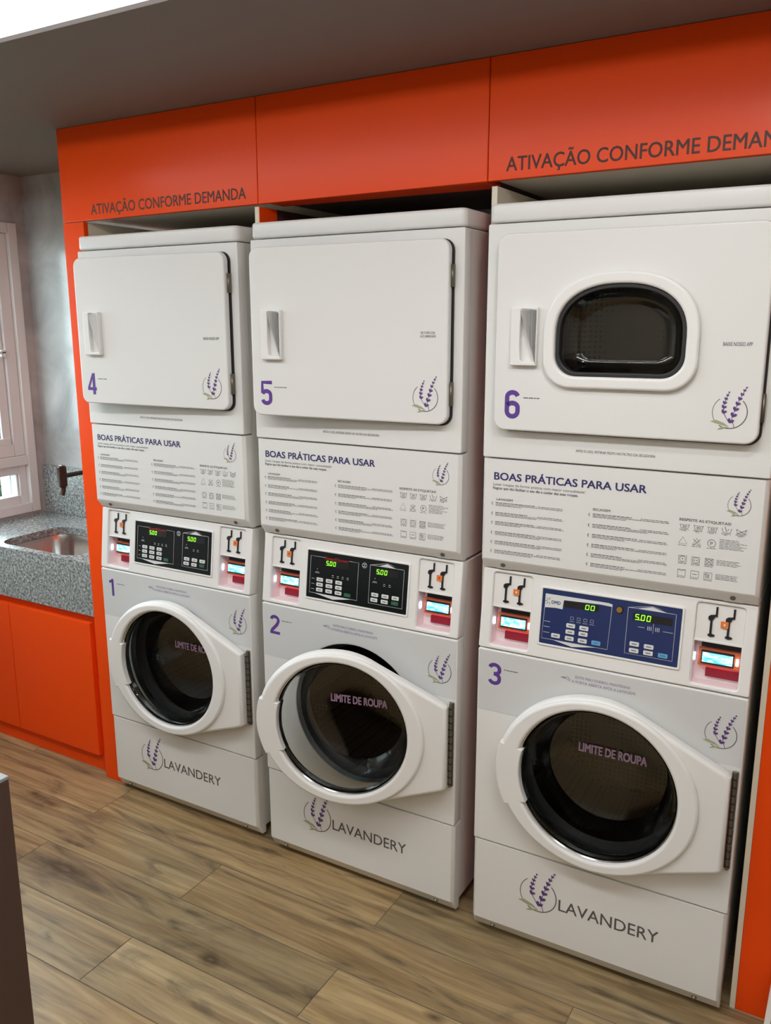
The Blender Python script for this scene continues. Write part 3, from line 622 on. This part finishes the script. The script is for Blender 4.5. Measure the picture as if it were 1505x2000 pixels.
    # two payment readers
    for side, (xa, xb) in enumerate(((.0305, .1385), (.5485, .6565))):
        b = MB(); zs = 1.004; dp = .048
        b.box(xa, xb, .006, .010, zs, 1.094, WHITEP, T=con)                                             # upper plate
        b.box(xa, xb, .0045, .012, zs-.004, zs+.001, WHITEP, .001, 1, T=con)
        b.box(xa, xb, dp, dp+.002, .896, zs, NICHE, T=con); b.box(xa-.001, xa+.001, .004, dp, .896, zs, NICHE, T=con); b.box(xb-.001, xb+.001, .004, dp, .896, zs, NICHE, T=con)
        b.box(xa, xb, .004, dp, .8955, .8985, NICHE, T=con)
        rd = b.build('payment_reader', t, label='payment reader niche at the %s end' % ('left', 'right')[side])
        w = xb-xa
        for k, fx in enumerate((.36, .72)):
            x = xa+w*fx; b = MB()
            b.plate([[(x+.004, 1.088), (x+.0085, 1.088), (x+.0085, 1.064), (x+.003, 1.064), (x+.0015, 1.059), (x-.0015, 1.055), (x-.0015, 1.022), (x+.006, 1.020), (x+.006, 1.017), (x-.0025, 1.0145), (x-.010, 1.017), (x-.010, 1.020), (x-.0065, 1.022), (x-.0065, 1.053), (x-.0115, 1.056), (x-.0115, 1.063), (x-.007, 1.067), (x+.004, 1.069)]], .003, .0062, BLACK, T=con)
            b.build('slot_lever', rd)
        b = MB(); x = xa+w*.60; b.box(x-.0085, x+.0085, .0015, .0029, 1.040, 1.056, STICK, T=con); b.box(x-.002, x+.002, .0011, .0016, 1.0455, 1.0505, KEYW if num == 3 else REDP, T=con); b.build('sticker', rd, label='square orange sticker')
        b = MB(); b.box(xa+.010, xb-.004, .030, .034, .9365, .981, LCDO, .001, 1, T=con); bd = b.build('screen_board', rd, label='orange board around the screen')
        b = MB(); b.box(xa+.0165, xb-.0165, .026, .0302, .9425, .9755, BLACK, .001, 1, T=con); b.box(xa+.0145, xb-.001, .034, .0475, .982, .9985, BLACK, T=con); b.build('screen_bezel', rd)
        b = MB(); b.box(xa+.0195, xb-.0195, .0248, .0262, .9465, .9705, LCD, T=con); b.build('screen', rd, label='glowing pale blue screen')
        b = MB(); b.box(xb-.0125, xb-.0065, .024, .030, .949, .9655, LEDW, .001, 1, T=con); b.box(xa+.002, xa+.0045, .018, .024, .949, .968, LEDW, .0008, 1, T=con); b.build('backlight', rd, label='small white light at the screen edge')
        b = MB(); b.box(xa+.022, xb-.012, .0348, .0388, .938, .942, LEDR, .0008, 1, T=con); b.box(xa+.028, xb-.001, .0395, .0475, .909, .930, REDSH, T=con); b.build('indicator', rd, label='red lit slot under the screen')  # dark red block paints the shadowed, red-lit recess; the small bar glows
    return t
def merge(me, mb, m):
    """append a MB's faces (already placed) to a mesh, keeping its materials"""
    b = bmesh.new(); b.from_mesh(me); k = len(me.materials); me.materials.append(m)
    vs = [b.verts.new(v) for v in mb.v]
    for f in mb.f:
        q = b.faces.new([vs[i] for i in f]); q.material_index = k
    b.to_mesh(me); b.free(); return me

# ================================================================== TUMBLE DRYERS
D_TOP, D_GAP, D_S1, D_KNEE, D_LOW = 2.0248, 1.9802, 1.4033, 1.1365, 1.104
def dryer(num, X, Y, rot, doorang, label, window=False, appcap=None):
    t = thing('tumble_dryer', label, 'tumble dryer', (X, Y, D_LOW), rot, 'numbered tumble dryers stacked on the washers'); O3 = (0, 0, D_LOW)
    R = random.Random(40+num)
    b = MB(); b.box(.003, .018, .0435, .545, D_LOW, D_GAP-.003, WHITE, .002, 1); b.box(WM-.018, WM-.003, .0435, .545, D_LOW, D_GAP-.003, WHITE, .002, 1)
    b.box(.018, WM-.018, .53, .545, D_LOW, D_GAP-.003, WHITE); b.box(.018, WM-.018, .045, .53, D_LOW, D_LOW+.01, WHITE); b.box(.018, WM-.018, .045, .53, D_GAP-.012, D_GAP-.004, WHITE); b.box(.018, WM-.018, .045, .53, 1.40, 1.41, WHITE)
    b.build('cabinet', t, O3)
    b = MB(); b.plate([rrect(0, WM, .0, .548, .020, 8)], 0, D_TOP-D_GAP, WHITE, .008, 3, T=lambda x, y, z: (x, z, D_TOP-y)); b.build('top_lid', t, O3)
    # front panel (with opening when the door has a window)
    ol = [rrect(0, WM, D_S1+.002, D_GAP-.003, .004, 3)]
    dz0, dz1, dx0, dx1 = 1.4815, 1.9505, .039, .652
    wo = None
    if window:
        def dshape(g):      # flat-bottomed arch
            P = []; cx, cz, rx, rz = .341, 1.715, .148+g, .114+g
            for i in range(33):
                a = PI*i/32; P.append((cx+rx*math.copysign(abs(math.cos(a))**.86, math.cos(a)), cz+rz*math.sin(a)**.86 if i not in (0, 32) else cz))
            zb = 1.620-g; r = .050+g*.6
            for i in range(9):
                a = PI+PI/2*i/8; P.append((cx-rx+r+r*math.cos(a), zb+r+r*math.sin(a)))
            for i in range(9):
                a = 1.5*PI+PI/2*i/8; P.append((cx+rx-r+r*math.cos(a), zb+r+r*math.sin(a)))
            return P
        ol.append(dshape(.004))
    b = MB(); b.plate(ol, 0, .043, WHITE, .003); fp = b.build('front_panel', t, O3)
    b = MB(); b.text('APÓS O USO, RETIRAR FELPO NO FILTRO DA SECADORA.', .243, .434, 1.4345, 1.4410, -.0006, TEXTG, bold=.008); b.build('notice', fp, O3, label='one line of small grey capitals')
    b = MB(); b.plate([rrect(dx0+.004, dx1+.0045, dz0-.0045, dz1+.001, .03, 6), rrect(dx0+.04, dx1-.03, dz0+.03, dz1-.03, .03, 6)], -.004, 0, GASK, .001, 1); b.build('door_gasket_shadow', t, O3)  # gasket; black rim past the door's right and bottom stands for contact shadow
    if window:
        b = MB(); b.lathe([(.262, .06), (.262, .40), (.245, .43), (.002, .44)], .341, 1.715, DRUM, 40); b.build('drum', t, O3)
    # lower instruction panel with the knee under it
    prof = [(0, D_S1-.0015), (0, D_KNEE), (.004, D_KNEE-.006), (.024, D_LOW+.002), (.043, D_LOW), (.043, D_S1-.0015)]
    xs = [(0, .010), (.003, .004), (.009, 0), (WM-.009, 0), (WM-.003, .004), (WM, .010)]
    vs = []; fs = []; k = len(prof); b = MB()
    for x, ins in xs: vs += [(x, max(y, ins) if y < .04 else y, z) for y, z in prof]
    for i in range(len(xs)-1):
        for j in range(k): fs.append((i*k+j, i*k+(j+1) % k, (i+1)*k+(j+1) % k, (i+1)*k+j))
    fs += [tuple(range(k)), tuple(range((len(xs)-1)*k+k-1, (len(xs)-1)*k-1, -1))]
    b.add(vs, fs, WHITE); ip = b.build('instruction_panel', t, O3, smooth=30); y = -.0006
    for x in (.059, .627):
        b = MB(); b.tube([(x, .0145, 1.1205), (x, .0100, 1.1180)], .0062, HINGE, 12); b.add([(x-.022, .0228, 1.1055), (x+.022, .0228, 1.1055), (x+.011, .0122, 1.1265), (x-.011, .0122, 1.1265)], [(0, 1, 2, 3)], WHITE); b.build('screw', ip, O3)
    b = MB(); b.text('BOAS PRÁTICAS PARA USAR', .0325, .4185, 1.3485, 1.3685, y, NAVYP, bold=.022); b.build('heading', ip, O3, label='bold navy capitals')
    b = MB(); b.text('Lavar roupas de forma prática com maior comodidade!', .0312, .2717, 1.3335, 1.3405, y, TEXTG, bold=.0); b.text('Regras que vão facilitar o seu dia e cuidar das suas roupas.', .0304, .2547, 1.3235, 1.3305, y, TEXTG, bold=.022); b.build('subheading', ip, O3)
    for hd, xa, xb, zs in ((('LAVAGEM', .041, .085, 1.2945, 1.3005), .0385, .222, (1.2871, 1.2608, 1.2363, 1.2097, 1.1844, 1.1601)), (('SECAGEM', .2925, .3355, 1.2940, 1.3000), .2935, .4763, (1.2842, 1.258, 1.2325, 1.2075, 1.183, 1.1585))):
        b = MB(); b.text(*hd, y, TEXTG, bold=.02)
        for i, z in enumerate(zs):
            greek(b, xa, xa+R.uniform(.075, .11), z, .0020, y, TEXTG, R); greek(b, xa+.115, xb-R.uniform(0, .006), z, .0014, y, TEXTG, R)
            greek(b, xa, xb-R.uniform(0, .004), z-.0036, .0014, y, TEXTG, R)
            greek(b, xa, xa+R.uniform(.06, .14), z-.0070, .0014, y, TEXTG, R)
            b.line([(xa-.008, z-.006), (xa-.0105, z-.001), (xa-.0075, z+.002)], .0018, y, TEXTG)
        b.build('small_print', ip, O3, label='column of tiny grey print')
    b = MB(); b.text('RESPEITE AS ETIQUETAS!', .4974, .6104, 1.2920, 1.2985, y, TEXTG, bold=.02); w = .0011; b.build('care_heading', ip, O3); b = MB()
    for k in range(5):                                        # wash tubs
        x = .4995+k*.0308; b.line([(x, 1.2845), (x+.003, 1.274), (x+.018, 1.274), (x+.021, 1.2845)], w, y, TEXTG)
        if k < 3: b.line([(x+.0005, 1.2825), (x+.004, 1.2835), (x+.0075, 1.2825), (x+.0105, 1.2835), (x+.0145, 1.2825), (x+.0205, 1.283)], .0008, y, TEXTG); b.text(('30', '40', '50')[k], x+.006, x+.015, 1.2762, 1.2812, y, TEXTG, bold=.01)
        elif k == 3: b.line([(x+.006, 1.288), (x+.010, 1.277), (x+.015, 1.283)], .0014, y, TEXTG)
        else: b.line([(x, 1.2735), (x+.022, 1.285)], w, y, TEXTG); b.line([(x, 1.285), (x+.022, 1.2735)], w, y, TEXTG)
        greek(b, x-.001, x+.020, 1.2705, .0011, y, TEXTG, R); greek(b, x+.004, x+.014, 1.2680, .0011, y, TEXTG, R)
    b.build('wash_symbols', ip, O3, label='row of wash tub symbols'); b = MB()
    for k in range(2):
        x = .5085+k*.031; b.line([(x-.0095, 1.2375), (x+.0095, 1.2375), (x, 1.2540)], w, y, TEXTG, closed=True); greek(b, x-.010, x+.010, 1.2330, .0011, y, TEXTG, R)
        if k: b.line([(x-.008, 1.2355), (x+.008, 1.2515)], w, y, TEXTG); b.line([(x-.008, 1.2515), (x+.008, 1.2355)], w, y, TEXTG)
    b.line(circ(.5722, 1.2455, .0088, n=28), w, y, TEXTG, closed=True); b.text('P', .5695, .5750, 1.2415, 1.2495, y, TEXTG, bold=.01); greek(b, .562, .582, 1.2330, .0011, y, TEXTG, R)
    b.build('bleach_symbols', ip, O3, label='two triangles and a circled P'); b = MB()
    for z in (1.2565, 1.2530, 1.2495, 1.2460, 1.2425, 1.2390, 1.2355): greek(b, .5890, .6485-R.uniform(0, .02), z, .0011, y, TEXTG, R)
    b.build('care_notes', ip, O3); b = MB()
    for k in range(3):
        for zt_, zb_ in ((1.2085, 1.1925), (1.1745, 1.1590)):
            x = .502+k*.0296; b.line([(x, zb_), (x+.0175, zb_), (x+.0175, zt_), (x, zt_)], w, y, TEXTG, closed=True); greek(b, x-.001, x+.018, zb_-.0036, .0011, y, TEXTG, R)
            cxx, czz = x+.00875, (zt_+zb_)/2
            if zt_ > 1.19:
                b.line(circ(cxx, czz, .0066, n=20), .0009, y, TEXTG, closed=True)
                if k == 0: b.poly(circ(cxx, czz, .0014, n=10), y, TEXTG)
                elif k == 1: b.poly(circ(cxx-.0025, czz, .0013, n=10), y, TEXTG); b.poly(circ(cxx+.0025, czz, .0013, n=10), y, TEXTG)
                else: b.line([(x, zb_), (x+.0175, zt_)], w, y, TEXTG); b.line([(x, zt_), (x+.0175, zb_)], w, y, TEXTG)
            elif k == 0: b.line([(x, zt_), (cxx, zt_-.003), (x+.0175, zt_)], .0009, y, TEXTG)
            elif k == 1: b.line([(cxx-.005, czz), (cxx+.005, czz)], .0013, y, TEXTG)
            else:
                for q in (-.0045, -.0012, .0021): b.line([(cxx+q, zb_+.003), (cxx+q, zt_-.003)], .0013, y, TEXTG)
                b.line([(x+.0008, zt_-.006), (x+.006, zt_-.0008)], .001, y, TEXTG)
    b.build('drying_symbols', ip, O3, label='two rows of square drying symbols'); b = MB()
    for zz in ((1.2065, 1.203, 1.1995, 1.196), (1.1725, 1.169, 1.1655, 1.162)):
        b = MB()
        for z in zz: greek(b, .5862, .6425-R.uniform(0, .012), z, .0011, y, TEXTG, R)
        b.build('care_notes', ip, O3)
    b = MB(); logo(b, .624, 1.3405, .0243, y); b.build('lavender_logo', ip, O3, label='small ring with dark lavender sprigs')
    # door, hung on the right
    og = (dx1+.002, -.006, 1.70); yf = -.0285
    b = MB(); dol = [rrect(dx0, dx1, dz0, dz1, .028, 8)]
    if window: dol.append(dshape(.0))
    b.plate(dol, yf, -.0055, WHITE, .005, 3); d = b.build('door', t, og, (og[0], og[1], og[2]-D_LOW)); d.rotation_euler = (0, 0, doorang)
    b = MB(); P = [(.108, 1.655), (.113, 1.651), (.1455, 1.651), (.1455, 1.770), (.113, 1.7755), (.108, 1.770), (.1065, 1.74), (.1065, 1.69)]
    b.plate([rrect(.083, .1495, 1.6415, 1.779, .003, 3), P], yf-.016, yf+.001, WHITEP, .0025, 2); b.rect(.1, .148, 1.645, 1.777, yf-.0005, WHITEP)
    b.build('door_handle', d, og)
    if window:
        b = MB(); b.plate([dshape(.029), dshape(.0005)], yf-.016, yf+.0005, WHITEP, .007, 4); fr = b.build('window_frame', d, og)
        b = MB(); b.plate([dshape(-.0005), dshape(-.009)], yf-.006, -.008, mat('grey_seal', (.03, .03, .032), .25), .002, 2); b.build('window_seal', d, og)
        b = MB(); N = 12; rings = []
        for k in range(N+1):
            u = k/N; rings.append([(.341+(x-.341)*(1-u**2*.0-u)*1.0, -.010+.030*math.sin(min(u*3, 1)*PI/2), 1.705+(z-1.705)*(1-u)) for x, z in dshape(-.008)])
        n_ = len(rings[0]); vs = [p for r in rings for p in r]; fs = []
        for k in range(N):
            for i in range(n_): fs.append((k*n_+i, k*n_+(i+1) % n_, (k+1)*n_+(i+1) % n_, (k+1)*n_+i))
        vs2 = [(x, y_+.004, z) for x, y_, z in vs]; m_ = len(vs)
        b.add(vs+vs2, fs+[tuple(i+m_ for i in f[::-1]) for f in fs], GLASS); b.build('door_glass', d, og, label='dished clear glass')
    yb = yf-.0006
    b = MB(); numeral(b, str(num), .068, .1075, 1.5110, 1.5815, yb, PURPLE); b.build('number', d, og, label='bold purple number %d' % num)
    b = MB(); greek(b, .1155, .1575, 1.5622, .0024, yb, TEXTG, R); b.build('small_caption', d, og)
    b = MB()
    if num == 5: b.text('QR CODE LOJA', .5745, .6165, 1.7155, 1.7215, yb, TEXTG, bold=.012); b.text('ALÉ LIBERDADE', .5735, .6185, 1.7065, 1.7125, yb, TEXTG, bold=.012)
    else: b.text('BAIXE NOSSO APP', .565, .6246, 1.6935, 1.7020, yb, TEXTG, bold=.012)
    b.build('app_caption', d, og, label='small grey capitals')
    b = MB(); logo(b, .590, 1.551, .0358, yb); b.build('lavender_logo', d, og, label='ring with purple lavender sprigs')
    for z0_, z1_ in ((1.832, 1.888), (1.530, 1.592)):
        b = MB(); b.tube([(dx1+.0035, -.012, z0_), (dx1+.0035, -.012, z1_)], .0042, HINGE, 10); b.box(dx1-.004, dx1+.006, -.009, -.001, z0_, z1_, HINGE); b.build('hinge', t, O3)
    return t

PX = [-.7474, .0, .7522]; PY = [.0185, .0, -.0149]; PR = [0, 0, .0158]
washer(1, PX[0], PY[0], PR[0], math.radians(1.8), 'white front-loading washing machine numbered 1, next to the sink')
washer(2, PX[1], PY[1], PR[1], math.radians(12.0), 'white front-loading washing machine numbered 2, its round door standing ajar')
washer(3, PX[2], PY[2], PR[2], math.radians(.0), 'white front-loading washing machine numbered 3 with a navy control panel', navy=True)
dryer(4, PX[0], PY[0], PR[0], math.radians(2.8), 'white tumble dryer numbered 4 with a plain closed-face door, next to the sink')
dryer(5, PX[1], PY[1], PR[1], math.radians(3.1), 'white tumble dryer numbered 5 with a plain door, in the middle')
dryer(6, PX[2], PY[2], PR[2], math.radians(.4), 'white tumble dryer numbered 6 with a dark glass window in its door', window=True)

# ================================================================== FOREGROUND PIECES
t = thing('island_counter', 'dark brown counter end with grey top at the lower left edge of the photo', 'counter', (-.1, -1.6, 0)); og = (-.1, -1.6, 0)
b = MB(); b.box(-.62, .240, -2.35, -1.135, 0, .892, DARKBR, .002, 1); b.build('carcass', t, og)
b = MB(); b.box(.2405, .266, -2.35, -1.111, 0, .8925, DARKBR, .0015, 1); b.build('end_panel', t, og)
b = MB(); b.box(-.64, .2665, -2.36, -1.1105, .893, .900, GREYTOP, .001, 1); b.build('counter_top', t, og)
t = thing('low_bench', 'low dark grey bench end with pale edge at the lower right corner of the photo', 'bench', (1.75, -.4, 0)); og = (1.75, -.4, 0)
b = MB(); b.box(1.562, 2.2, -.9, .03, 0, .170, DGREY, .002, 1); b.build('bench_body', t, og)
b = MB(); b.box(1.548, 1.5615, -.9, .03, 0, .175, PALE, .001, 1); b.build('edge_trim', t, og)
